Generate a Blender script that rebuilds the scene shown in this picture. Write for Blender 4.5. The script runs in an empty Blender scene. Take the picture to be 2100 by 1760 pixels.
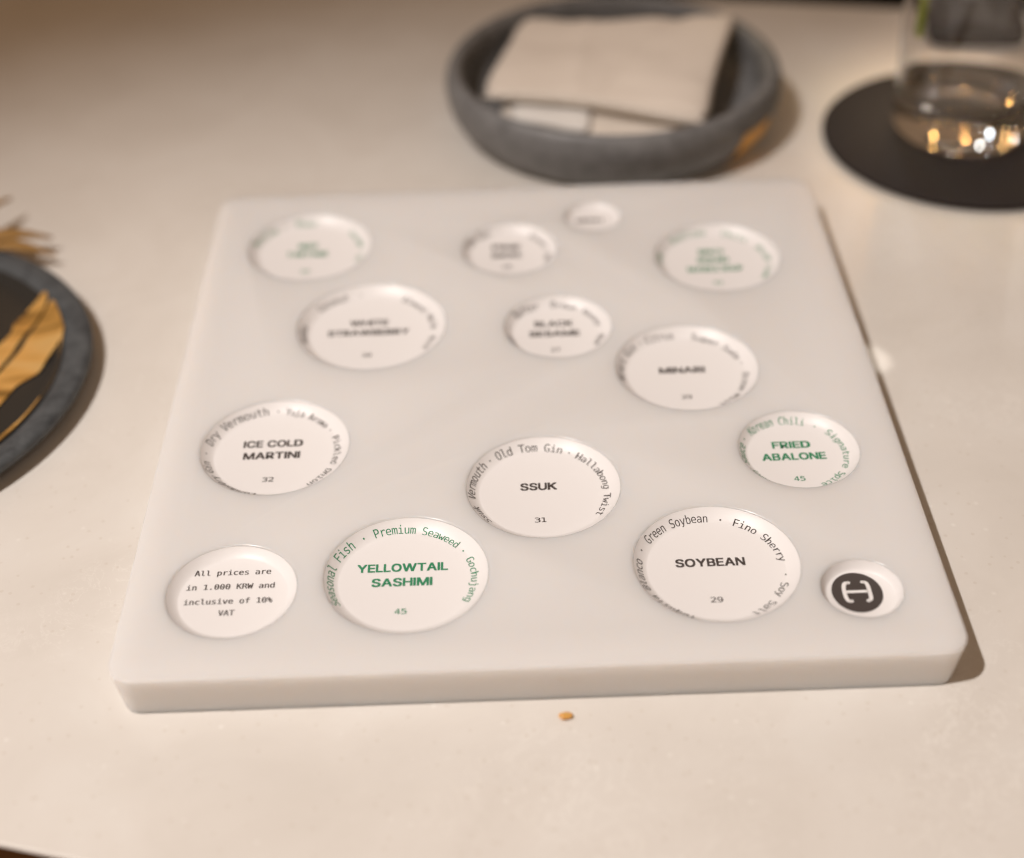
import bpy, bmesh, math, random, os
from mathutils import Vector, Matrix, noise as mnoise
random.seed(7)
S = bpy.context.scene
C = S.collection
MM = 0.001
TOP = 0.014            # top face of the menu block above the table

# ---------------------------------------------------------------- camera
cam_d = bpy.data.cameras.new('camera')
cam = bpy.data.objects.new('camera', cam_d)
C.objects.link(cam)
rt = Vector((0.99938243, -0.02386194, -0.0257947))
up = Vector((0.03505204, 0.62531642, 0.77958369))
fw = Vector((0.00247253, 0.7800064, -0.62576665))
m = Matrix.Identity(4)
for i in range(3):
    m[i][0], m[i][1], m[i][2] = rt[i], up[i], -fw[i]
m.translation = Vector((-0.0053888, -0.25028301, 0.28849939))
cam.matrix_world = m
cam_d.sensor_fit = 'HORIZONTAL'
cam_d.sensor_width = 36
cam_d.lens = 3122.755 / 2100 * 36
cam_d.clip_start = 0.01
cam_d.clip_end = 50
cam_d.dof.use_dof = True
cam_d.dof.focus_distance = 0.409
cam_d.dof.aperture_fstop = 4.6
S.camera = cam

# ---------------------------------------------------------------- light
w = bpy.data.worlds.new('World')
S.world = w
w.use_nodes = True
bg = w.node_tree.nodes['Background']
bg.inputs['Color'].default_value = (1.0, 0.62, 0.36, 1)
bg.inputs['Strength'].default_value = 0.20


def spot(name, loc, target, power, color, half, blend, radius):
    d = bpy.data.lights.new(name, 'SPOT')
    d.energy = power
    d.color = color
    d.spot_size = math.radians(2 * half)
    d.spot_blend = blend
    d.shadow_soft_size = radius
    o = bpy.data.objects.new(name, d)
    C.objects.link(o)
    o.location = loc
    o.rotation_euler = (Vector(target) - Vector(loc)).to_track_quat('-Z', 'Y').to_euler()
    return o


spot('ceiling_spot', (-0.79, -0.38, 1.65), (-0.040, -0.005, 0), 131, (1.0, 0.94, 0.90), 14.4, 1.0, 0.027)


def bulb(name, loc, power, color, radius):
    d = bpy.data.lights.new(name, 'POINT')
    d.energy = power
    d.color = color
    d.shadow_soft_size = radius
    o = bpy.data.objects.new(name, d)
    C.objects.link(o)
    o.location = loc
    return o


for loc, power, color, radius in (
        ((-0.9, 2.6, 1.5), 5, (1.0, 0.50, 0.16), 0.04),
        ((0.8, 2.9, 1.6), 5, (1.0, 0.50, 0.16), 0.04),
        ((1.6, 1.6, 1.4), 4, (1.0, 0.60, 0.25), 0.04),
        ((-1.7, -0.6, 1.6), 4, (1.0, 0.55, 0.20), 0.04),
        ((0.25, -1.3, 1.5), 9, (1.0, 0.96, 0.88), 0.03),
        ((1.3, -0.7, 1.3), 4, (0.85, 0.92, 1.0), 0.04),
        ((-0.5, -1.8, 1.2), 4, (1.0, 0.55, 0.20), 0.05)):
    bulb('pendant_bulb', loc, power * 0.5, color, radius * 0.7)

# added unseen pin spot that makes the bright fleck beside the block's right edge
spot('added_pin_spot', (0.55, -0.10, 1.0), (0.1080, 0.1385, 0), 24, (1.0, 0.95, 0.88), 0.18, 0.7, 0.001)

# unseen narrow spots added, aimed at the glass to make its base sparkle
for az, el, dist, power, color in (
        (58, 30, 2.8, 34, (1.0, 0.55, 0.16)), (66, 38, 2.8, 30, (1.0, 0.60, 0.2)), (74, 27, 3.0, 40, (1.0, 0.50, 0.14)), (80, 44, 2.8, 36, (1.0, 0.58, 0.2)),
        (86, 33, 2.8, 90, (1.0, 0.98, 0.93)), (90, 24, 3.0, 36, (0.80, 0.90, 1.0)), (97, 38, 2.8, 38, (1.0, 0.52, 0.15)), (104, 28, 2.9, 40, (1.0, 0.56, 0.18)),
        (112, 40, 2.8, 40, (0.80, 1.0, 0.35)), (118, 31, 2.8, 44, (0.95, 0.97, 1.0)), (135, 30, 2.8, 40, (1.0, 0.55, 0.18)), (142, 40, 2.8, 44, (0.85, 1.0, 0.5)), (50, 36, 2.8, 40, (1.0, 0.95, 0.9)), (126, 36, 2.8, 34, (1.0, 0.6, 0.22)), (70, 20, 3.0, 34, (1.0, 0.9, 0.8))):
    a_, e_ = math.radians(az), math.radians(el)
    spot('added_glass_spot', (0.1745 + dist * math.cos(e_) * math.cos(a_), 0.2832 + dist * math.cos(e_) * math.sin(a_), dist * math.sin(e_)),
         (0.1745, 0.2832, 0.008), power * 0.80, color, 0.95, 0.6, 0.03)

S.view_settings.view_transform = 'Standard'
S.view_settings.look = 'None'
S.view_settings.gamma = 1
S.view_settings.exposure = 0.0
S.view_settings.use_curve_mapping = False
S.render.engine = 'CYCLES'
S.cycles.use_denoising = True
S.cycles.sample_clamp_indirect = 40.0
S.cycles.filter_width = 1.25
S.cycles.max_bounces = 24
S.cycles.transmission_bounces = 16


# ---------------------------------------------------------------- helpers
def obj(name, me, mat=None, parent=None):
    o = bpy.data.objects.new(name, me)
    C.objects.link(o)
    if mat is not None:
        me.materials.append(mat)
    if parent is not None:
        o.parent = parent
    return o


def mesh(verts, faces, smooth=True, sharp=None):
    me = bpy.data.meshes.new('mesh')
    me.from_pydata([tuple(v) for v in verts], [], faces)
    me.validate()
    me.update()
    if smooth:
        me.shade_smooth()
        if sharp:
            me.set_sharp_from_angle(angle=math.radians(sharp))
    return me


def fix_normals(me):
    bm = bmesh.new()
    bm.from_mesh(me)
    bmesh.ops.recalc_face_normals(bm, faces=bm.faces)
    bm.to_mesh(me)
    bm.free()
    return me


def thing(name, label, cat, loc=(0, 0, 0), group=None):
    o = bpy.data.objects.new(name, None)
    o.empty_display_size = 0.01
    C.objects.link(o)
    o.location = loc
    tag(o, label, cat, group)
    return o


def tag(o, label, cat, group=None, kind=None):
    o['label'] = label
    o['category'] = cat
    if group:
        o['group'] = group
    if kind:
        o['kind'] = kind
    return o


def lathe(prof, n=128, closed=False, cx=0, cy=0):
    """prof: list of (r, z); r == 0 ends become poles."""
    v, f, rows = [], [], []
    for r, z in prof:
        if r < 1e-7:
            rows.append([len(v)])
            v.append((cx, cy, z))
        else:
            rows.append(list(range(len(v), len(v) + n)))
            v += [(cx + r * math.cos(2 * math.pi * k / n), cy + r * math.sin(2 * math.pi * k / n), z) for k in range(n)]
    pairs = list(zip(rows, rows[1:]))
    if closed:
        pairs.append((rows[-1], rows[0]))
    for a, b in pairs:
        for k in range(n):
            k2 = (k + 1) % n
            if len(a) == 1 and len(b) == 1:
                continue
            if len(a) == 1:
                f.append((a[0], b[k], b[k2]))
            elif len(b) == 1:
                f.append((a[k], a[k2], b[0]))
            else:
                f.append((a[k], a[k2], b[k2], b[k]))
    return v, f


def smoothpath(pts, n=6):
    """Catmull-Rom through the profile points."""
    out = []
    P = [pts[0]] + list(pts) + [pts[-1]]
    for i in range(1, len(P) - 2):
        p0, p1, p2, p3 = P[i - 1:i + 3]
        for k in range(n):
            t = k / n
            out.append(tuple(0.5 * ((2 * b) + (-a + c) * t + (2 * a - 5 * b + 4 * c - d) * t * t + (-a + 3 * b - 3 * c + d) * t ** 3)
                             for a, b, c, d in zip(p0, p1, p2, p3)))
    out.append(tuple(pts[-1]))
    return out


# ---------------------------------------------------------------- materials
def mat(name, color, rough=0.5, **kw):
    m = bpy.data.materials.new(name)
    m.use_nodes = True
    b = m.node_tree.nodes['Principled BSDF']
    b.inputs['Base Color'].default_value = (*color, 1)
    b.inputs['Roughness'].default_value = rough
    for k, v in kw.items():
        b.inputs[k.replace('_', ' ')].default_value = v
    return m


def nd(m, t, **kw):
    n = m.node_tree.nodes.new(t)
    for k, v in kw.items():
        if k in n.inputs.keys():
            n.inputs[k].default_value = v
        else:
            setattr(n, k, v)
    return n


def lk(m, a, b):
    m.node_tree.links.new(a, b)


def bsdf(m):
    return m.node_tree.nodes['Principled BSDF']


def ramp(m, stops):
    r = m.node_tree.nodes.new('ShaderNodeValToRGB')
    e = r.color_ramp.elements
    while len(e) < len(stops):
        e.new(0.5)
    for el, (p, c) in zip(e, stops):
        el.position = p
        el.color = (*c, 1)
    return r


def bump(m, scale, strength, dist=0.001, detail=6):
    tc = nd(m, 'ShaderNodeTexCoord')
    n = nd(m, 'ShaderNodeTexNoise', Scale=scale, Detail=detail)
    b = nd(m, 'ShaderNodeBump', Strength=strength, Distance=dist)
    lk(m, tc.outputs['Object'], n.inputs['Vector'])
    lk(m, n.outputs['Fac'], b.inputs['Height'])
    lk(m, b.outputs['Normal'], bsdf(m).inputs['Normal'])
    return n


# quartz table: pale warm white with faint cloudy patches, thin veins and small specks
M_table = mat('pale_quartz', (0.74, 0.70, 0.65), 0.38)
tc = nd(M_table, 'ShaderNodeTexCoord')
n1 = nd(M_table, 'ShaderNodeTexNoise', Scale=22.0, Detail=7.0, Roughness=0.6, Distortion=0.6)
r1 = ramp(M_table, [(0.30, (0.672, 0.630, 0.578)), (0.52, (0.712, 0.672, 0.622)), (0.75, (0.742, 0.710, 0.665))])
n2 = nd(M_table, 'ShaderNodeTexNoise', Scale=70.0, Detail=9.0, Roughness=0.68, Distortion=1.5)
r2 = ramp(M_table, [(0.485, (0, 0, 0)), (0.50, (1, 1, 1)), (0.515, (0, 0, 0))])
n4 = nd(M_table, 'ShaderNodeTexNoise', Scale=14.0, Detail=3.0)
r4 = ramp(M_table, [(0.52, (0, 0, 0)), (0.68, (0.9, 0.9, 0.9))])
mul = nd(M_table, 'ShaderNodeMath', operation='MULTIPLY')
mx = nd(M_table, 'ShaderNodeMixRGB')
mx.inputs['Color2'].default_value = (0.83, 0.80, 0.75, 1)
v3 = nd(M_table, 'ShaderNodeTexVoronoi', Scale=260.0)
v5 = nd(M_table, 'ShaderNodeTexVoronoi', Scale=230.0)
r5 = ramp(M_table, [(0.04, (1, 1, 1)), (0.20, (0, 0, 0))])
sep = nd(M_table, 'ShaderNodeSeparateColor')
r6 = ramp(M_table, [(0.72, (0, 0, 0)), (0.95, (0.55, 0.55, 0.55))])
mul5 = nd(M_table, 'ShaderNodeMath', operation='MULTIPLY')
mx5 = nd(M_table, 'ShaderNodeMixRGB')
mx5.inputs['Color2'].default_value = (0.86, 0.835, 0.79, 1)
r3 = ramp(M_table, [(0.10, (1, 1, 1)), (0.17, (0, 0, 0))])
mx2 = nd(M_table, 'ShaderNodeMixRGB')
mx2.inputs['Color2'].default_value = (0.60, 0.54, 0.47, 1)
sc = nd(M_table, 'ShaderNodeMath', operation='MULTIPLY')
sc.inputs[1].default_value = 0.45
for n in (n1, n2, n4):
    lk(M_table, tc.outputs['Object'], n.inputs['Vector'])
lk(M_table, tc.outputs['Object'], v3.inputs['Vector'])
lk(M_table, n1.outputs['Fac'], r1.inputs['Fac'])
lk(M_table, n2.outputs['Fac'], r2.inputs['Fac'])
lk(M_table, n4.outputs['Fac'], r4.inputs['Fac'])
lk(M_table, r2.outputs['Color'], mul.inputs[0])
lk(M_table, r4.outputs['Color'], mul.inputs[1])
lk(M_table, mul.outputs[0], mx.inputs['Fac'])
lk(M_table, r1.outputs['Color'], mx.inputs['Color1'])
lk(M_table, v3.outputs['Distance'], r3.inputs['Fac'])
lk(M_table, r3.outputs['Color'], sc.inputs[0])
lk(M_table, sc.outputs[0], mx2.inputs['Fac'])
lk(M_table, mx.outputs['Color'], mx2.inputs['Color1'])
lk(M_table, tc.outputs['Object'], v5.inputs['Vector'])
lk(M_table, v5.outputs['Distance'], r5.inputs['Fac'])
lk(M_table, v5.outputs['Color'], sep.inputs[0])
lk(M_table, sep.outputs[0], r6.inputs['Fac'])
lk(M_table, r5.outputs['Color'], mul5.inputs[0])
lk(M_table, r6.outputs['Color'], mul5.inputs[1])
lk(M_table, mul5.outputs[0], mx5.inputs['Fac'])
lk(M_table, mx2.outputs['Color'], mx5.inputs['Color1'])
lk(M_table, mx5.outputs['Color'], bsdf(M_table).inputs['Base Color'])

M_table_edge = mat('pale_quartz_edge', (0.70, 0.65, 0.58), 0.45)
M_floor = mat('brown_wood_floor', (0.45, 0.25, 0.13), 0.5)
bump(M_floor, 30, 0.2)
M_seat = mat('dark_upholstery', (0.030, 0.026, 0.025), 0.85)

# milky resin block
M_resin = mat('milky_resin', (0.748, 0.735, 0.724), 0.26)
b = bsdf(M_resin)
b.inputs['Subsurface Weight'].default_value = 1.0
b.inputs['Subsurface Radius'].default_value = (1.12, 1.0, 0.9)
b.inputs['Subsurface Scale'].default_value = 0.009
b.inputs['IOR'].default_value = 1.45
bump(M_resin, 900, 0.04, 0.0002)

M_liner = mat('white_satin_film', (0.93, 0.91, 0.905), 0.42)
_tr = nd(M_liner, 'ShaderNodeBsdfTranslucent')
_tr.inputs['Color'].default_value = (0.93, 0.91, 0.905, 1)
_mx = nd(M_liner, 'ShaderNodeMixShader')
_mx.inputs[0].default_value = 0.10
_out = M_liner.node_tree.nodes['Material Output']
lk(M_liner, bsdf(M_liner).outputs[0], _mx.inputs[1])
lk(M_liner, _tr.outputs[0], _mx.inputs[2])
lk(M_liner, _mx.outputs[0], _out.inputs['Surface'])
M_ink = mat('charcoal_ink', (0.062, 0.050, 0.046), 0.6)
M_green = mat('green_ink', (0.028, 0.245, 0.115), 0.6)
M_stoneware = mat('charcoal_stoneware', (0.064, 0.071, 0.077), 0.5)
n = bump(M_stoneware, 260, 0.25, 0.0004)
M_bowlware = mat('grey_stoneware', (0.165, 0.165, 0.168), 0.5)
bump(M_bowlware, 260, 0.2, 0.0004)


def speckle(m, lo, hi, scale):
    t = nd(m, 'ShaderNodeTexCoord')
    n = nd(m, 'ShaderNodeTexNoise', Scale=scale, Detail=8.0, Roughness=0.75)
    r = ramp(m, [(0.36, lo), (0.62, hi)])
    lk(m, t.outputs['Object'], n.inputs['Vector'])
    lk(m, n.outputs['Fac'], r.inputs['Fac'])
    lk(m, r.outputs['Color'], bsdf(m).inputs['Base Color'])


speckle(M_bowlware, (0.135, 0.135, 0.137), (0.215, 0.215, 0.217), 150)
speckle(M_stoneware, (0.042, 0.047, 0.052), (0.088, 0.096, 0.102), 150)
M_glaze = mat('black_glaze', (0.026, 0.025, 0.023), 0.25)
M_amber_refl = mat('painted_amber_reflection', (0.85, 0.47, 0.13), 0.38, Metallic=0.55)  # amber lamp reflections in the dark glaze, painted as metallic colour
bump(M_amber_refl, 120, 0.5, 0.001)
_tc = nd(M_amber_refl, 'ShaderNodeTexCoord')
_mp = nd(M_amber_refl, 'ShaderNodeMapping')
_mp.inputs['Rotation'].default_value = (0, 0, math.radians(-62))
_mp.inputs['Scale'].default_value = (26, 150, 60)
_nz = nd(M_amber_refl, 'ShaderNodeTexNoise', Scale=1.0, Detail=3.0, Roughness=0.5, Distortion=0.4)
_rp = ramp(M_amber_refl, [(0.26, (0.10, 0.055, 0.02)), (0.42, (0.62, 0.34, 0.085)), (0.55, (0.95, 0.56, 0.17)), (0.75, (1.0, 0.68, 0.28))])
lk(M_amber_refl, _tc.outputs['Object'], _mp.inputs['Vector'])
lk(M_amber_refl, _mp.outputs['Vector'], _nz.inputs['Vector'])
lk(M_amber_refl, _nz.outputs['Fac'], _rp.inputs['Fac'])
lk(M_amber_refl, _rp.outputs['Color'], bsdf(M_amber_refl).inputs['Base Color'])
M_amber_light = mat('painted_amber_light', (0.80, 0.42, 0.09), 0.45, Metallic=0.1)  # stands for amber light on the bowl wall, put into the colour
M_cloth = mat('beige_cotton', (0.78, 0.70, 0.615), 0.95, Sheen_Weight=0.3)
bump(M_cloth, 900, 0.35, 0.0006)
M_cloth2 = mat('cream_cotton', (0.76, 0.69, 0.61), 0.95)
bump(M_cloth2, 900, 0.3, 0.0006)
M_paper = mat('white_paper', (0.80, 0.775, 0.74), 0.6)
M_coaster = mat('dark_brown_leather', (0.033, 0.027, 0.0255), 0.8, Specular_IOR_Level=0.12)
bump(M_coaster, 500, 0.25, 0.0003)
M_glass = mat('clear_glass', (1, 1, 1), 0.0, Transmission_Weight=1.0, IOR=1.5)
M_water = mat('clear_water', (1, 1, 1), 0.0, Transmission_Weight=1.0, IOR=1.333)
M_leaf = mat('lime_green_peel', (0.42, 0.50, 0.05), 0.5)
M_petal = mat('dried_brown_petal', (0.34, 0.19, 0.06), 0.55)
M_crumb = mat('amber_crumb', (0.66, 0.36, 0.09), 0.35, Subsurface_Weight=0.4, Subsurface_Scale=0.002)

# ---------------------------------------------------------------- setting: floor, table, bench
fl = obj('floor', mesh([(-4, -4, -0.74), (4, -4, -0.74), (4, 5, -0.74), (-4, 5, -0.74)], [(0, 1, 2, 3)], False), M_floor)
fl['kind'] = 'structure'
tag(fl, 'brown wooden floor below the table edge', 'floor', kind='structure')


def rounded_poly(corners, r, n=14):
    out = []
    k = len(corners)
    for i in range(k):
        p, a, c = Vector(corners[i]), Vector(corners[i - 1]), Vector(corners[(i + 1) % k])
        u, v = (a - p).normalized(), (c - p).normalized()
        ang = u.angle(v)
        d = r / math.tan(ang / 2)
        bis = (u + v).normalized()
        ctr = p + bis * (r / math.sin(ang / 2))
        p1, p2 = p + u * d, p + v * d
        a1 = math.atan2(*(p1 - ctr).yx)
        a2 = math.atan2(*(p2 - ctr).yx)
        da = (a2 - a1 + math.pi) % (2 * math.pi) - math.pi
        for j in range(n + 1):
            t = a1 + da * j / n
            out.append((ctr.x + r * math.cos(t), ctr.y + r * math.sin(t)))
    return out


def inset(pts, d):
    out = []
    k = len(pts)
    for i in range(k):
        a, b2 = Vector(pts[i - 1]), Vector(pts[(i + 1) % k])
        t = (b2 - a).normalized()
        out.append((pts[i][0] - t.y * d, pts[i][1] + t.x * d))
    return out


def slab(outline, levels):
    """levels: (z, inset) from bottom to top; capped."""
    v, f = [], []
    k = len(outline)
    for z, d in levels:
        pts = inset(outline, d) if abs(d) > 1e-9 else outline
        v += [(x, y, z) for x, y in pts]
    for L in range(len(levels) - 1):
        for i in range(k):
            j = (i + 1) % k
            f.append((L * k + i, L * k + j, (L + 1) * k + j, (L + 1) * k + i))
    f.append(tuple(range(k - 1, -1, -1)))
    f.append(tuple(range((len(levels) - 1) * k, len(levels) * k)))
    return v, f


# near edge passes (-0.12,-0.037) sloping down to the right; far edge passes (0.15, 0.413)
tp = [(-0.62, 0.0985), (0.62, -0.2375), (0.74, 0.291), (-0.50, 0.543)]
ol = rounded_poly(tp, 0.06)
lv = [(-0.022, 0.060), (-0.0012, 0.0015)] + [(-0.0008 + 0.0008 * math.sin(a), 0.0008 * (1 - math.cos(a))) for a in [i * math.pi / 16 for i in range(9)]]
v, f = slab(ol, lv)
tab = obj('table_top', mesh(v, f, True, 40), M_table)
tag(tab, 'pale speckled quartz table top under everything', 'table top', kind='structure')

bn = thing('bench', 'dark upholstered bench beyond the far table edge at top right', 'bench', (0.2, 0.75, -0.74))
ol = rounded_poly([(-0.9, -0.22), (0.9, -0.22), (0.9, 0.25), (-0.9, 0.25)], 0.03, 6)
v, f = slab(ol, [(0.36, 0.0), (0.42, 0.0), (0.44, 0.008), (0.448, 0.02)])
obj('seat', mesh(v, f, True, 50), M_seat, bn)
ol = rounded_poly([(-0.9, 0.255), (0.9, 0.255), (0.9, 0.36), (-0.9, 0.36)], 0.03, 6)
v, f = slab(ol, [(0.36, 0.0), (0.86, 0.0), (0.89, 0.012), (0.90, 0.03)])
obj('backrest', mesh(v, f, True, 50), M_seat, bn)
ol = rounded_poly([(-0.86, -0.17), (0.86, -0.17), (0.86, 0.33), (-0.86, 0.33)], 0.01, 3)
v, f = slab(ol, [(0.0, 0.0), (0.355, 0.0)])
obj('base', mesh(v, f, True, 30), M_seat, bn)

# ---------------------------------------------------------------- menu block
BX, BY = 0.105, 0.2307
block = thing('menu_block', 'square milky resin menu block with round printed dishes lying on the table', 'menu', (0, 0.115, 0))
block.location = (0, 0, 0)

R0 = 21.2
# x, y, radius, depth (mm), ink, title lines (text, dy, width), price (text, dy, width), rim phrases (text, centre angle, span)
DISH = {
    'yellow': (-33.09, 34.39, 21.3, 2.4, 'g', [('YELLOWTAIL', 4.0, 23.8), ('SASHIMI', -1.4, 15.8)], ('45', -12.0, 3.1),
               [('Seasonal Fish', 173, 76), ('·', 125, 6), ('Premium Seaweed', 78, 76), ('·', 33, 6), ('Gochujang', -2, 52)]),
    'ssuk': (3.74, 67.16, 21.2, 2.4, 'k', [('SSUK', 1.7, 10.2)], ('31', -12.1, 3.16),
             [('Ssuk', 211, 24), ('Vermouth', 166, 48), ('·', 136, 6), ('Old Tom Gin', 98, 62), ('·', 61, 6), ('Hallabong Twist', 10, 88)]),
    'soy': (47.36, 34.49, 21.5, 2.4, 'k', [('SOYBEAN', 1.8, 18.2)], ('29', -11.9, 3.14),
            [('Tequila', 231, 40), ('Blanco', 187, 36), ('·', 159, 6), ('Green Soybean', 117, 62), ('·', 76, 6), ('Fino Sherry', 36, 60), ('·', -9, 6), ('Soy Salt', -41, 46)]),
    'ice': (-72.23, 88.35, 21.2, 2.4, 'k', [('ICE COLD', 3.5, 17.2), ('MARTINI', -1.8, 16.3)], ('32', -12.4, 3.2),
            [('London', 245, 34), ('Dry', 222, 16), ('Gin', 201, 17), ('·', 182, 6), ('Dry Vermouth', 134, 72), ('·', 90, 6), ('Yuja Aroma', 60, 46), ('·', 31, 6), ('Pickled Onion', -16, 74)]),
    'fried': (76.27, 79.22, 16.9, 2.2, 'g', [('FRIED', 3.7, 10.9), ('ABALONE', -1.5, 18.1)], ('45', -11.1, 3.1),
              [('Soy Sauce', 195, 66), ('·', 154, 7), ('Korean Chili', 105, 73), ('·', 57, 7), ('Signature', 8, 69), ('Spice', -51, 34)]),
    'minari': (49.32, 119.68, 21.4, 2.4, 'k', [('MINARI', 0.9, 13.9)], ('29', -12.5, 3.0),
               [('Minari Gin', 164, 58), ('·', 128, 6), ('Citrus', 107, 30), ('Super Soda', 48, 56), ('·', 13, 6), ('Ocean', -17, 30), ('Mist', -49, 24)]),
    'black': (11.48, 143.41, 16.8, 2.2, 'k', [('BLACK', 3.9, 12.2), ('SESAME', -1.5, 16.0)], ('27', -10.3, 2.9),
              [('Rye', 200, 20), ('·', 172, 7), ('Butter', 128, 40), ('Brown', 76, 34), ('Honey', 30, 38), ('Rum', -20, 22)]),
    'white': (-47.4, 147.33, 23.4, 2.5, 'k', [('WHITE', 4.4, 12.2), ('STRAWBERRY', -0.9, 25.8)], ('30', -13.1, 2.9),
              [('Vodka', 185, 28), ('·', 165, 5), ('Coconut', 128, 34), ('·', 100, 5), ('Almond', 45, 30), ('Milk', 12, 22), ('Rose', -20, 20)]),
    'green_left': (-70.68, 195.64, 20.8, 2.4, 'g', [('BEEF', 3.6, 6.8), ('TARTARE', -1.5, 14.0)], ('39', -12.3, 2.95),
                   [('Perilla', 150, 40), ('·', 120, 6), ('Pear', 95, 24), ('Sesame', 25, 34), ('Oil', -15, 16)]),
    'dark_mid': (-2.63, 190.02, 15.9, 2.2, 'k', [('PINE', 4.0, 9.7), ('SMOKE', -1.2, 10.2)], ('28', -8.4, 3.0),
                 [('Pine Gin', 140, 54), ('·', 100, 7), ('Honey', 35, 38), ('Ash', -10, 22)]),
    'green_right': (66.51, 180.57, 20.6, 2.4, 'g', [('SPICY', 6.2, 8.8), ('SQUID', 1.2, 10.5), ('NOODLE SOUP', -4.3, 18.2)], ('42', -12.7, 3.1),
                    [('Clam', 175, 22), ('·', 150, 6), ('Scallion', 115, 46), ('Chili', 60, 30), ('Broth', 15, 30), ('Leek', -22, 24)]),
    'prices': (-77.75, 30.15, 16.7, 2.0, 'm', [('All prices are', 8.2, 19.9), ('in 1.000 KRW and', 3.0, 22.7), ('inclusive of 10%', -2.3, 22.7), ('VAT', -6.5, 4.05)], None, []),
    'emblem': (82.79, 23.21, 10.3, 2.4, 'e', [], None, []),
    'note': (26.69, 209.21, 9.6, 1.8, 'k', [('MENU', -0.3, 9.3)], None, []),
}
for _k, _v in list(DISH.items()):                      # deepen the dishes; the print keeps its place in the view
    _d = _v[3] + (0.7 if _v[2] > 15 else 0.5)
    _c = 1.13 * (_d - _v[3])
    DISH[_k] = _v[:3] + (_d, _v[4], [(t, dy + _c, wd) for t, dy, wd in _v[5]], (_v[6][0], _v[6][1] + _c, _v[6][2]) if _v[6] else None, _v[7])
RF = 0.83     # flat floor share of the radius
FIL = 0.9     # rim fillet mm


def zdish(r, R, d):
    """height (mm, below the top face) of the dish surface at radius r."""
    t = max(0.0, (r / R - RF) / (1 - RF))
    if t <= 0:
        return -d
    t = min(t, 1.0)
    return -d + (d - 0.55) * (t ** 1.45)


# --- body: rounded, slightly tapered slab
ol = rounded_poly([(-BX, 0), (BX, 0), (BX, BY), (-BX, BY)], 0.0066, 16)
lv = []
for i in range(9):                                    # bottom edge radius
    a = math.pi / 2 * i / 8
    lv.append((0.0005 - 0.0005 * math.cos(a), 0.0017 + 0.0005 * (1 - math.sin(a))))
lv.append((0.0070, 0.0008))
for i in range(13):
    a = math.pi / 2 * i / 12
    lv.append((TOP - 0.0004 + 0.0004 * math.sin(a), 0.0004 * (1 - math.cos(a))))
EDGE = 0.0002                                         # the poured top sinks a little towards its edges
lv = [(z - EDGE if z > 0.006 else z, d) for z, d in lv]
for i in range(1, 13):
    t = i / 12
    lv.append((TOP - EDGE * (1 - t) ** 2, 0.0006 + 0.0045 * t))
v, f = slab(ol, lv)
body_me = fix_normals(mesh(v, f))
body_tmp = obj('body_tmp', body_me, None)

cv, cf = [], []
for key, (x, y, R, d, *_r) in DISH.items():
    prof = [(0.0, 6.0), (R + FIL + 0.6, 6.0), (R + FIL + 0.02, 0.35)]
    for i in range(9):                                # rim fillet, convex
        a = math.pi / 2 * i / 8
        prof.append((R + FIL * (1 - math.sin(a)), -0.55 * (1 - math.cos(a)) + (0.02 if i == 0 else 0)))
    for i in range(1, 13):
        r = R * (1 - (1 - RF) * i / 12)
        prof.append((r, zdish(r, R, d)))
    prof.append((R * RF * 0.5, -d))
    prof.append((0.0, -d))
    pv, pf = lathe([(r * MM, TOP + z * MM) for r, z in prof], 128, False, x * MM, y * MM)
    o = len(cv)
    cv += pv
    cf += [tuple(i + o for i in q) for q in pf]
cut = obj('cut_tmp', fix_normals(mesh(cv, cf)), None)
bo = body_tmp.modifiers.new('cut', 'BOOLEAN')
bo.operation = 'DIFFERENCE'
bo.solver = 'EXACT'
bo.object = cut
dg = bpy.context.evaluated_depsgraph_get()
me = bpy.data.meshes.new_from_object(body_tmp.evaluated_get(dg))
me.shade_smooth()
me.set_sharp_from_angle(angle=math.radians(25))
bpy.data.objects.remove(body_tmp)
bpy.data.objects.remove(cut)
me.materials.clear()
body = obj('body', me, M_resin, block)

# --- lettering
FD = ''
try:
    FD = os.path.join(bpy.utils.resource_path('LOCAL'), 'datafiles', 'fonts')
except Exception:
    pass


def font(fn):
    try:
        return bpy.data.fonts.load(os.path.join(FD, fn))
    except Exception:
        return None


F_MONO = font('DejaVuSansMono.woff2')
F_SANS = font('Inter.woff2')
_cache = {}


def glyphs(text, fnt, offset):
    """mesh of a text set on the origin: verts (em units, size 1), faces, x range"""
    key = (text, fnt.name if fnt else '', offset)
    if key in _cache:
        return _cache[key]
    cu = bpy.data.curves.new('text_tmp', 'FONT')
    cu.body = text
    if fnt:
        cu.font = fnt
    cu.size = 1.0
    cu.offset = offset
    cu.resolution_u = 5
    o = bpy.data.objects.new('text_tmp', cu)
    C.objects.link(o)
    dg = bpy.context.evaluated_depsgraph_get()
    dg.update()
    tm = bpy.data.meshes.new_from_object(o.evaluated_get(dg))
    bm = bmesh.new()
    bm.from_mesh(tm)
    bmesh.ops.triangulate(bm, faces=bm.faces)
    vs = [(q.co.x, q.co.y) for q in bm.verts]
    bm.verts.index_update()
    fs = [tuple(q.index for q in g.verts) for g in bm.faces]
    bm.free()
    bpy.data.meshes.remove(tm)
    bpy.data.objects.remove(o)
    bpy.data.curves.remove(cu)
    _cache[key] = (vs, fs)
    return _cache[key]


EPS = 0.07      # ink above the film, mm


CAP_SANS = max(p[1] for p in glyphs('E', F_SANS, 0.0)[0])
CAP_MONO = max(p[1] for p in glyphs('E', F_MONO, 0.0)[0])
_gm = glyphs('H', F_MONO, 0.0)[0]
MID_MONO = (min(p[0] for p in _gm) + max(p[0] for p in _gm)) / 2     # centre of a mono cell
print('caps', CAP_SANS, CAP_MONO, MID_MONO)


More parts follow.
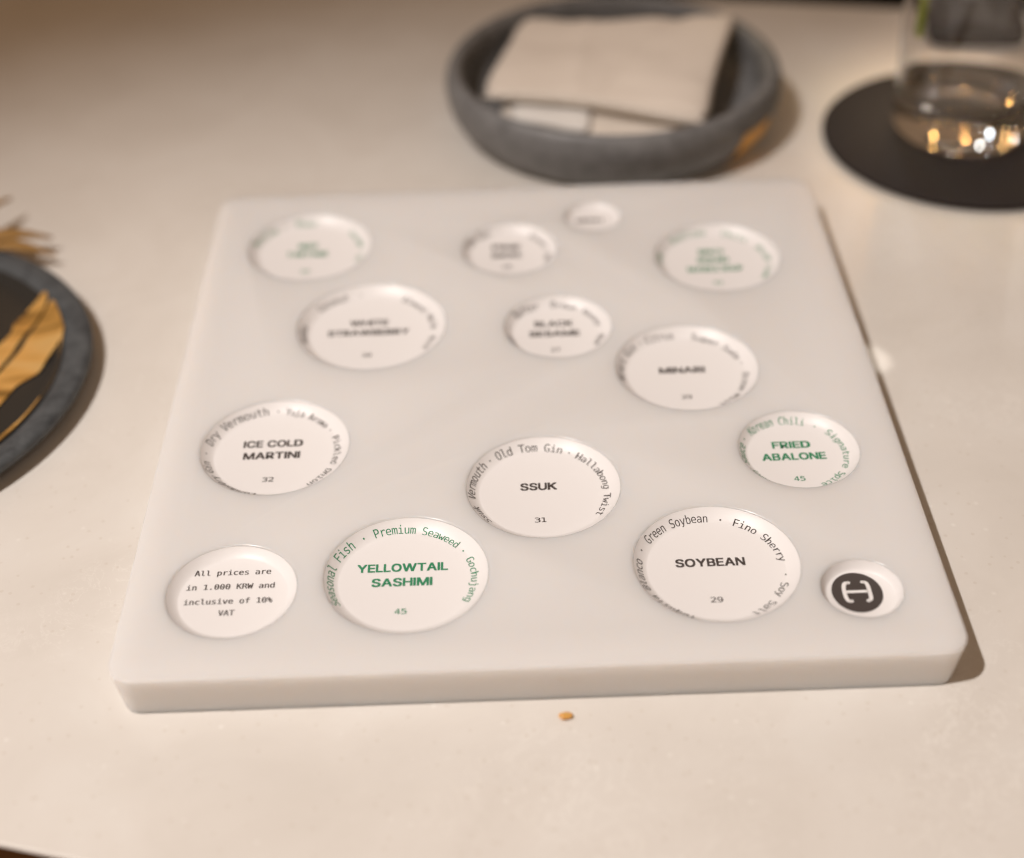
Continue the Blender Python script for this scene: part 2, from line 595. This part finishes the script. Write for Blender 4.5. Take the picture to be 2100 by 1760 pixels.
def sans(text):
    """caps set letter by letter (a few letters come from the other face, widened to match)"""
    V, F, x = [], [], 0.0
    for ch in text:
        if ch == ' ':
            x += 0.20
            continue
        if ch == 'I':
            o = len(V)
            V += [(x, 0.0), (x + 0.075, 0.0), (x + 0.075, CAP_SANS), (x, CAP_SANS)]
            F += [(o, o + 1, o + 2, o + 3)]
            x += 0.075 + 0.090
            continue
        swap = {'D': 0.43, 'K': 0.43, '1': 0.30}.get(ch, 0.37 if ch.isdigit() else None) if F_MONO else None
        vs, fs = glyphs(ch, F_MONO if swap else F_SANS, 0.0)
        x0, x1 = min(p[0] for p in vs), max(p[0] for p in vs)
        k = swap / (x1 - x0) if swap else 1.0
        o = len(V)
        ky = CAP_SANS / CAP_MONO if swap else 1.0
        V += [(x + (p[0] - x0) * k, p[1] * ky) for p in vs]
        F += [tuple(i + o for i in q) for q in fs]
        side = 0.080
        x += (x1 - x0) * k + side
    return V, F


def bold(text, fnt, bx2, by2):
    """several slightly shifted copies of the outline, each lifted a hair by build_text"""
    vs, fs = sans(text)
    out = []
    for dx, dy in ((-bx2, -by2), (bx2, -by2), (-bx2, by2), (bx2, by2), (0, 0)):
        out.append(([(p[0] + dx, p[1] + dy) for p in vs], fs))
    return out


def line_bold(text, width, cap, cx, cy, wx=0.024, wy=0.018):
    capem = CAP_SANS
    layers = bold(text, F_SANS, wx, wy)
    allv = [p for vs, _ in layers for p in vs]
    x0, x1 = min(p[0] for p in allv), max(p[0] for p in allv)
    sx, sy = width / (x1 - x0), cap / (capem + 2 * wy)
    return [([(cx + (p[0] - (x0 + x1) / 2) * sx, cy + (p[1] - capem / 2) * sy) for p in vs], fs) for vs, fs in layers]


def line_verts(text, fnt, offset, width, cap, cx, cy, capem):
    vs, fs = glyphs(text, fnt, offset)
    x0, x1 = min(p[0] for p in vs), max(p[0] for p in vs)
    sx = width / (x1 - x0)
    sy = cap / capem
    return [(cx + (p[0] - (x0 + x1) / 2) * sx, cy + (p[1] - capem / 2) * sy) for p in vs], fs


def build_text(name, chunks, mt, parent, key):
    """chunks: list of (verts in dish-plane mm relative to the dish centre, faces)"""
    x, y, R, d = DISH[key][:4]
    V, F = [], []
    for ci, (vs, fs) in enumerate(chunks):
        o = len(V)
        for px, py in vs:
            z = zdish(math.hypot(px, py), R, d) + 0.06 + EPS + 0.004 * (ci % 5)
            V.append(((x + px) * MM, (y + py) * MM, TOP + z * MM))
        F += [tuple(i + o for i in q) for q in fs]
    return obj(name, mesh(V, F, False), mt, parent)


SHIFT = -1.25   # the print sits a little left of every dish
LBL = {'yellow': 'dish with green lettering, front left of centre', 'ssuk': 'dish with dark lettering in the middle of the block',
       'soy': 'dish with dark lettering beside the emblem dish', 'ice': 'dish with dark lettering by the left edge',
       'fried': 'small dish with green lettering by the right edge', 'minari': 'dish with dark lettering right of centre',
       'black': 'small dish with two dark lines behind the centre', 'white': 'largest dish with two dark lines, back left of centre',
       'green_left': 'dish with green lettering in the back left corner', 'dark_mid': 'small dish with dark lettering in the back row',
       'green_right': 'dish with three green lines in the back right corner', 'prices': 'small dish with a typewritten price note in the front left corner',
       'emblem': 'tiny dish with a dark round emblem in the front right corner', 'note': 'tiny dish by the back edge'}
for key, (x, y, R, d, ink, lines, price, rim) in DISH.items():
    prof = [(R * (1 - 0.0025), zdish(R, R, d) + 0.06)]
    for i in range(1, 13):
        r = R * (1 - (1 - RF) * i / 12)
        prof.append((r, zdish(r, R, d) + 0.06))
    prof.append((0.0, -d + 0.06))
    pv, pf = lathe([(r * MM, TOP + z * MM) for r, z in prof], 128, False, x * MM, y * MM)
    dish = obj('dish', fix_normals(mesh(pv, pf)), M_liner, block)
    dish['label'] = LBL[key]
    im = M_green if ink == 'g' else M_ink
    if ink == 'm':
        build_text('lettering', [([(a + o_, b2) for a, b2 in vs], fs) for t, dy, wd in lines for o_ in (-0.05, 0.05) for vs, fs in [line_verts(t, F_MONO, 0.0, wd, 1.9, SHIFT + 0.25, dy, CAP_MONO)]], im, dish, key)
    elif lines:
        cap = 3.0 if key != 'note' else 2.2
        build_text('lettering', [q for t, dy, wd in lines for q in line_bold(t, wd, cap, SHIFT, dy)], im, dish, key)
    if price:
        build_text('price', line_bold(price[0], price[2], 1.85, SHIFT, price[1], 0.004, 0.003), im, dish, key)
    if rim:
        chunks = []
        cap = 2.0
        rb = 0.838 * R if R > 18 else 0.815 * R
        for text, ac, span in rim:
            n = len(text)
            adv = span / n
            for k, ch in enumerate(text):
                if ch == ' ':
                    continue
                vs, fs = glyphs(ch, F_MONO, -0.002)
                sy = cap / CAP_MONO
                sx = min(sy * 1.35, math.radians(adv) * (rb + cap * 0.4) / (2 * MID_MONO) * 1.06)
                a0 = math.radians(ac + span / 2 - adv * (k + 0.5))
                for bold_dx in (-0.003, 0.003):
                  out = []
                  for px, py in vs:
                    px += bold_dx
                    rr = rb + py * sy
                    aa = a0 - (px - MID_MONO) * sx / (rb + cap * 0.4)
                    out.append((SHIFT * 0.9 + rr * math.cos(aa), rr * math.sin(aa)))
                  chunks.append((out, fs))
        build_text('rim_text', chunks, im, dish, key)
    if key == 'emblem':
        z = TOP + (-d + 0.06 + EPS) * MM
        ex, ey = 81.95, 24.0
        n = 72
        V = [(ex * MM, ey * MM, z)] + [((ex + 6.5 * math.cos(2 * math.pi * k / n)) * MM, (ey + 7.3 * math.sin(2 * math.pi * k / n)) * MM, z) for k in range(n)]
        V = []
        for k in range(n):
            px, py = ex + 6.45 * math.cos(2 * math.pi * k / n), ey + 7.1 * math.sin(2 * math.pi * k / n)
            rr = math.hypot(px - x, py - y)
            V.append((px * MM, py * MM, TOP + (zdish(rr, R, d) + 0.06 + EPS) * MM))
        V.append((ex * MM, ey * MM, z))
        disc = obj('emblem_disc', mesh(V, [(k, (k + 1) % n, n) for k in range(n)], True), M_ink, dish)

        def ribbon(pts, hw):
            P = smoothpath([(a, b2) for a, b2 in pts], 8) if len(pts) > 2 else pts
            V, F = [], []
            for i, p in enumerate(P):
                a = Vector(P[max(0, i - 1)])
                b2 = Vector(P[min(len(P) - 1, i + 1)])
                t = (b2 - a).normalized()
                V += [(p[0] - t.y * hw, p[1] + t.x * hw), (p[0] + t.y * hw, p[1] - t.x * hw)]
            for i in range(len(P) - 1):
                F.append((2 * i, 2 * i + 1, 2 * i + 3, 2 * i + 2))
            for e in (P[0], P[-1]):                       # round ends
                o = len(V)
                V += [(e[0] + hw * math.cos(k * math.pi / 8), e[1] + hw * math.sin(k * math.pi / 8)) for k in range(16)]
                F.append(tuple(range(o, o + 16)))
            return V, F
        # strokes overlap, so each sits a hair above the previous one
        for name, pts, hw, lift in (('emblem_stroke', [(80.3, 27.5), (79.3, 27.2), (78.8, 25.5), (78.75, 22.6), (79.2, 21.1), (79.95, 20.9)], 0.52, 0.05),
                                    ('emblem_stroke', [(83.9, 27.6), (84.75, 27.3), (85.1, 25.8), (85.1, 23.0), (84.95, 21.5), (84.2, 20.9)], 0.52, 0.05),
                                    ('emblem_bar', [(79.2, 24.2), (84.9, 24.2)], 0.48, 0.09)):
            V, F = ribbon(pts, hw)
            zz = z + lift * MM
            VV = [(a * MM, b2 * MM, zz + (i % 7) * 1e-9) for i, (a, b2) in enumerate(V)]
            obj(name, fix_normals(mesh(VV, F, False)), M_liner, disc)

# the emblem strokes are sub-sub-parts otherwise: hang them on the dish directly
for o in list(C.objects):
    if o.name.startswith(('emblem_stroke', 'emblem_bar')):
        o.parent = [q for q in C.objects if q.name.startswith('emblem_disc')][0].parent

# ---------------------------------------------------------------- bowl with folded towel
bx, by = 0.0412, 0.3108
bowl = thing('bowl', 'round grey stoneware bowl holding a folded towel behind the menu block', 'bowl', (bx, by, 0))
outer = smoothpath([(0.0, 0.0008), (0.030, 0.0006), (0.056, 0.0006), (0.0605, 0.0020), (0.0645, 0.0070), (0.0664, 0.0130), (0.0667, 0.0180), (0.0655, 0.0222),
                    (0.0634, 0.0240), (0.0608, 0.0230), (0.0592, 0.0195), (0.0580, 0.0130), (0.0545, 0.0080), (0.0450, 0.0052), (0.025, 0.0045), (0.0, 0.0044)], 5)
v, f = lathe(outer, 160)
obj('bowl_body', fix_normals(mesh(v, f)), M_bowlware, bowl)
# amber light painted as a colour patch on the outer wall, right front
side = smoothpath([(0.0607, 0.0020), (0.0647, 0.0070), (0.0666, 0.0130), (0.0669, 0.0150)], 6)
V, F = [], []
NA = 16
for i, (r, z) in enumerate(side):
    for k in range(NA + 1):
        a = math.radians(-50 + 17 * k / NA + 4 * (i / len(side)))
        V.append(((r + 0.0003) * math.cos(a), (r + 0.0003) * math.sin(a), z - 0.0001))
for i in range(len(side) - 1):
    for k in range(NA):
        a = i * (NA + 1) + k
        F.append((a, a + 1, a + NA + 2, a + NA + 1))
obj('amber_light_patch', fix_normals(mesh(V, F)), M_amber_light, bowl)


def cushion(corners, front_bow, right_bow, zc, th, nx=44, ny=36, edge=7.0, wob=0.0011, seed=0.0, back_bow=0.0, crease=0.0):
    """soft folded layer: corners TL, TR, BR, BL (x, y, z); closed mesh with rounded edges."""
    TL, TR, BR, BL = [Vector(c) for c in corners]
    V = []
    for side in (1, -1):
        for j in range(ny + 1):
            t = j / ny                      # 0 back, 1 front
            for i in range(nx + 1):
                s = i / nx
                p = TL.lerp(TR, s).lerp(BL.lerp(BR, s), t)
                p = p + Vector((right_bow * 4 * t * (1 - t) * s ** 3, -front_bow * 4 * s * (1 - s) * t ** 3 + back_bow * 4 * s * (1 - s) * (1 - t) ** 3, 0))
                cc = (abs(2 * s - 1) * abs(2 * t - 1)) ** 9
                p = p.lerp((TL + TR + BL + BR) / 4, 0.085 * cc)
                e = max(abs(2 * s - 1), abs(2 * t - 1))
                q = math.sqrt(max(0.0, 1 - e ** edge))
                p.z += side * th / 2 * q
                p.z += wob * mnoise.noise(Vector((s * 3 + seed, t * 3, seed))) * 2 + wob * 1.2 * math.sin(2.2 * math.pi * t + seed) * (1 - t)
                if crease:
                    p.z += crease * (math.exp(-((s - 0.30 - 0.12 * t) / 0.03) ** 2) * 0.6 - math.exp(-((s - 0.72 + 0.20 * t) / 0.05) ** 2) + 0.8 * mnoise.noise(Vector((s * 7, t * 5, seed + 9))))
                V.append(tuple(p))
    F = []
    W = nx + 1
    N = W * (ny + 1)
    for j in range(ny):
        for i in range(nx):
            a = j * W + i
            F.append((a, a + 1, a + W + 1, a + W))
            F.append((N + a, N + a + W, N + a + W + 1, N + a + 1))
    bm = bmesh.new()
    me = mesh(V, F)
    bm.from_mesh(me)
    bmesh.ops.remove_doubles(bm, verts=bm.verts, dist=1e-6)
    bmesh.ops.recalc_face_normals(bm, faces=bm.faces)
    bm.to_mesh(me)
    bm.free()
    me.shade_smooth()
    return me


tw = thing('folded_towel', 'beige folded towel lying in the grey bowl with cream layers showing below', 'towel', (0, 0, 0))
obj('top_fold', cushion([(0.0065, 0.3600, 0.0195), (0.0960, 0.3420, 0.0255), (0.0745, 0.2660, 0.0195), (-0.0120, 0.2945, 0.0195)],
                        -0.0040, -0.0030, 0, 0.0062, seed=1.3, back_bow=-0.004, edge=9, crease=0.0011), M_cloth, tw)
P0, P1 = Vector((-0.0105, 0.2935, 0.0190)), Vector((0.0725, 0.2668, 0.0192))
V, F = [], []
NS = 40
for i in range(NS + 1):
    s_ = i / NS
    c = P0.lerp(P1, s_) + Vector((0, 0.0040 * 4 * s_ * (1 - s_) - 0.0006, 0.0009 * math.sin(5 * s_)))
    rr = 0.0021 * min(1, 6 * s_ + 0.3, 6 * (1 - s_) + 0.3)
    for k in range(12):
        a = 2 * math.pi * k / 12
        V.append(c + Vector((0.30 * rr * math.cos(a), rr * math.cos(a) * 0.95, rr * 1.15 * math.sin(a))))
for i in range(NS):
    for k in range(12):
        F.append((i * 12 + k, i * 12 + (k + 1) % 12, (i + 1) * 12 + (k + 1) % 12, (i + 1) * 12 + k))
F.append(tuple(range(11, -1, -1)))
F.append(tuple(range(NS * 12, NS * 12 + 12)))
obj('rolled_hem', fix_normals(mesh(V, F)), M_cloth2, tw)
obj('under_fold', cushion([(0.010, 0.350, 0.0115), (0.084, 0.333, 0.0125), (0.0700, 0.2655, 0.0120), (-0.0060, 0.2860, 0.0120)],
                          0.0085, -0.003, 0, 0.0055, seed=4.1), M_cloth2, tw)
obj('paper_band', cushion([(0.0050, 0.3200, 0.0152), (0.0330, 0.3140, 0.0152), (0.0300, 0.2670, 0.0152), (-0.0010, 0.2810, 0.0152)],
                          0.0010, 0, 0, 0.0012, nx=16, ny=16, wob=0.0003, seed=2.2), M_paper, tw)

# ---------------------------------------------------------------- plate at the left
px, py = -0.2178, 0.1392
plate = thing('plate', 'round charcoal stoneware plate with painted amber reflections at the left edge of the photo', 'plate', (px, py, 0))
prof = smoothpath([(0.0, 0.0006), (0.030, 0.0005), (0.060, 0.0004), (0.0660, 0.0010), (0.0745, 0.0024), (0.0795, 0.0042), (0.0808, 0.0062),
                   (0.0797, 0.0077), (0.0775, 0.0080), (0.0745, 0.0076), (0.0720, 0.0064), (0.0690, 0.0048), (0.064, 0.0038), (0.030, 0.0035), (0.0, 0.0034)], 5)
v, f = lathe(prof, 160)
obj('rim', fix_normals(mesh(v, f)), M_stoneware, plate)
v, f = lathe(smoothpath([(0.0, 0.0037), (0.03, 0.0038), (0.0635, 0.0041), (0.0688, 0.0051), (0.0712, 0.0064)], 4), 128)
obj('glazed_centre', fix_normals(mesh(v, f)), M_glaze, plate)
AMBER_REFL = [[(-0.190, 0.118), (-0.1692, 0.158), (-0.1675, 0.1690), (-0.1613, 0.1822), (-0.1585, 0.1800), (-0.1600, 0.1700), (-0.1625, 0.1630), (-0.1640, 0.1560), (-0.1657, 0.1470), (-0.178, 0.110)],
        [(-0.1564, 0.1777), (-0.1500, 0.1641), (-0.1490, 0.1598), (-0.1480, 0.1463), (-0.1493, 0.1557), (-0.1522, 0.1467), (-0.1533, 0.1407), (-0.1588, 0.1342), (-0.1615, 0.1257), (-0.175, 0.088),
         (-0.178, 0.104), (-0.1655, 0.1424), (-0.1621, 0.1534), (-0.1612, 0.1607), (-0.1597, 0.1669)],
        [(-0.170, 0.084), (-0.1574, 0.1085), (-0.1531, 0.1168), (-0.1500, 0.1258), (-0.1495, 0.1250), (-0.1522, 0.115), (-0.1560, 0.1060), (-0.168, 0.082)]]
for k, poly in enumerate(AMBER_REFL):  # each reflection is a coloured streak laid over the glaze
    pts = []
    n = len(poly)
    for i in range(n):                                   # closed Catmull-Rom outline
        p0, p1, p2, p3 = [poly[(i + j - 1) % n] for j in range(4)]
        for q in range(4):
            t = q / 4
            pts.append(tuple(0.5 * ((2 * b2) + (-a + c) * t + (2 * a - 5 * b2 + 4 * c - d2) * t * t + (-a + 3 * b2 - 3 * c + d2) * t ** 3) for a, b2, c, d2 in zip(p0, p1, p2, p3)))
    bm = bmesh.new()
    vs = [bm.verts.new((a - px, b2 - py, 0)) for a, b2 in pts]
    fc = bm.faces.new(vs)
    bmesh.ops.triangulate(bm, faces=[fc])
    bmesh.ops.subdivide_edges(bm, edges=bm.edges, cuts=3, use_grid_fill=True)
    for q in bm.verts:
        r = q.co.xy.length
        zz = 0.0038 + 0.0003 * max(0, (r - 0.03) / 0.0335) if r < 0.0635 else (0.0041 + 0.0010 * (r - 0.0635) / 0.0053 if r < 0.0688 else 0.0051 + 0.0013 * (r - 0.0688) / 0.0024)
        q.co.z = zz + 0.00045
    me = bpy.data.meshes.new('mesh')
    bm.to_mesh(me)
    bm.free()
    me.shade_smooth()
    obj('amber_reflection', fix_normals(me), M_amber_refl, plate)

# ---------------------------------------------------------------- dried flower behind the plate
fx, fy = -0.2000, 0.2130
fl2 = thing('dried_flower', 'dried brown flower with pointed petals behind the charcoal plate', 'flower', (fx, fy, 0))
TIPS = [(-0.1655, 0.2200, 0.006, 0.0050), (-0.1625, 0.2100, 0.005, 0.0046), (-0.1850, 0.2440, 0.009, 0.0036),
        (-0.2050, 0.2500, 0.009, 0.0046), (-0.2250, 0.2420, 0.008, 0.0046)]
for tx, ty, tz, hw in TIPS:
    tip = Vector((tx - fx, ty - fy, tz))
    base = Vector((0, 0, 0.004))
    dr = tip - base
    sd = dr.cross(Vector((0, 0, 1))).normalized()
    nn = 14
    V, F = [], []
    for i in range(nn + 1):
        t = i / nn
        ww = hw * math.sin(math.pi * min(1, 0.12 + 0.88 * t)) ** 0.8 * (1 - 0.25 * t)
        c = base + dr * t + Vector((0, 0, 0.004 * math.sin(math.pi * t)))
        for q in range(8):
            a = 2 * math.pi * q / 8
            V.append(c + sd * (ww * math.cos(a)) + Vector((0, 0, 0.0007 * math.sin(a) + 0.25 * ww * abs(math.cos(a)))))
    for i in range(nn):
        for q in range(8):
            F.append((i * 8 + q, i * 8 + (q + 1) % 8, (i + 1) * 8 + (q + 1) % 8, (i + 1) * 8 + q))
    F.append(tuple(range(7, -1, -1)))
    F.append(tuple(range(nn * 8, nn * 8 + 8)))
    obj('petal', fix_normals(mesh(V, F)), M_petal, fl2)
v, f = lathe([(0.0, 0.0), (0.006, 0.0), (0.0085, 0.004), (0.006, 0.008), (0.0, 0.0095)], 24)
obj('flower_head', fix_normals(mesh(v, f)), M_petal, fl2)

# ---------------------------------------------------------------- coaster and glass
kx, ky = 0.1778, 0.2802
v, f = lathe([(0.0, 0.0003), (0.0550, 0.0003), (0.0560, 0.0010), (0.0562, 0.0022), (0.0555, 0.0030), (0.0540, 0.0033), (0.0, 0.0033)], 160)
co = obj('coaster', fix_normals(mesh(v, f, True, 40)), M_coaster)
co.location = (kx, ky, 0)
tag(co, 'round dark brown coaster under the clear glass', 'coaster')

gx, gy = 0.1745, 0.2832


gl = thing('drinking_glass', 'clear thick bottomed tumbler standing on the dark coaster', 'glass', (gx, gy, 0.0034))
prof = smoothpath([(0.0, 0.0014), (0.012, 0.0010), (0.0205, 0.0003), (0.0240, 0.0009), (0.0258, 0.0035), (0.0262, 0.010), (0.0265, 0.030), (0.0282, 0.070), (0.0300, 0.112),
                   (0.0297, 0.1135), (0.0290, 0.112), (0.0272, 0.070), (0.0254, 0.030), (0.0248, 0.0180), (0.0225, 0.0135), (0.014, 0.0118), (0.0, 0.0114)], 6)
v, f = lathe(prof, 200)
obj('tumbler', fix_normals(mesh(v, f)), M_glass, gl)

# dark tray at the far edge of the table, seen behind and through the glass
ol = rounded_poly([(-0.024, -0.020), (0.024, -0.020), (0.024, 0.020), (-0.024, 0.020)], 0.009, 10)
v, f = slab(ol, [(0.0002, 0.0), (0.0045, 0.0), (0.0055, 0.0004), (0.0060, 0.0014)])
ty = obj('tray', fix_normals(mesh(v, f, True, 40)), M_coaster)
ty.location = (0.2060, 0.3800, 0)
ty.rotation_euler = (0, 0, math.radians(-6))
tag(ty, 'small dark tray behind the clear glass near the far table edge', 'tray')

# strip of green peel inside the glass
V, F = [], []
for i in range(25):
    t = i / 24
    z = 0.042 + 0.055 * t
    a0 = math.radians(196 + 10 * t)
    for dr2 in (0.0232 + 0.0016 * t, 0.0242 + 0.0016 * t):
        for da in (-0.075, 0.075):
            V.append((gx + dr2 * math.cos(a0 + da), gy + dr2 * math.sin(a0 + da), 0.0034 + z))
for i in range(24):
    a = i * 4
    F += [(a, a + 1, a + 5, a + 4), (a + 2, a + 6, a + 7, a + 3), (a, a + 4, a + 6, a + 2), (a + 1, a + 3, a + 7, a + 5)]
F += [(0, 2, 3, 1), (96, 97, 99, 98)]
peel = obj('peel_strip', fix_normals(mesh(V, F, True, 40)), M_leaf)
tag(peel, 'thin green peel strip clinging inside the clear glass', 'garnish')

# ---------------------------------------------------------------- crumb in front of the block
v, f = lathe([(0.0, 0.0)] + [(0.00165 * math.sin(a), 0.0005 - 0.0005 * math.cos(a)) for a in [i * math.pi / 10 for i in range(1, 10)]] + [(0.0, 0.0010)], 24)
v = [(x * 1.15 + 0.0002 * mnoise.noise(Vector((x * 900, y * 900, z * 900))), y * 0.72 + 0.0003 * mnoise.noise(Vector((x * 700, y * 700, 3))), z * (1 + 0.3 * mnoise.noise(Vector((x * 800, y * 800, 7))))) for x, y, z in v]
cr = obj('crumb', fix_normals(mesh(v, f)), M_crumb)
cr.location = (0.0062, -0.0041, 0.0002)
tag(cr, 'tiny amber crumb on the table in front of the menu block', 'crumb')
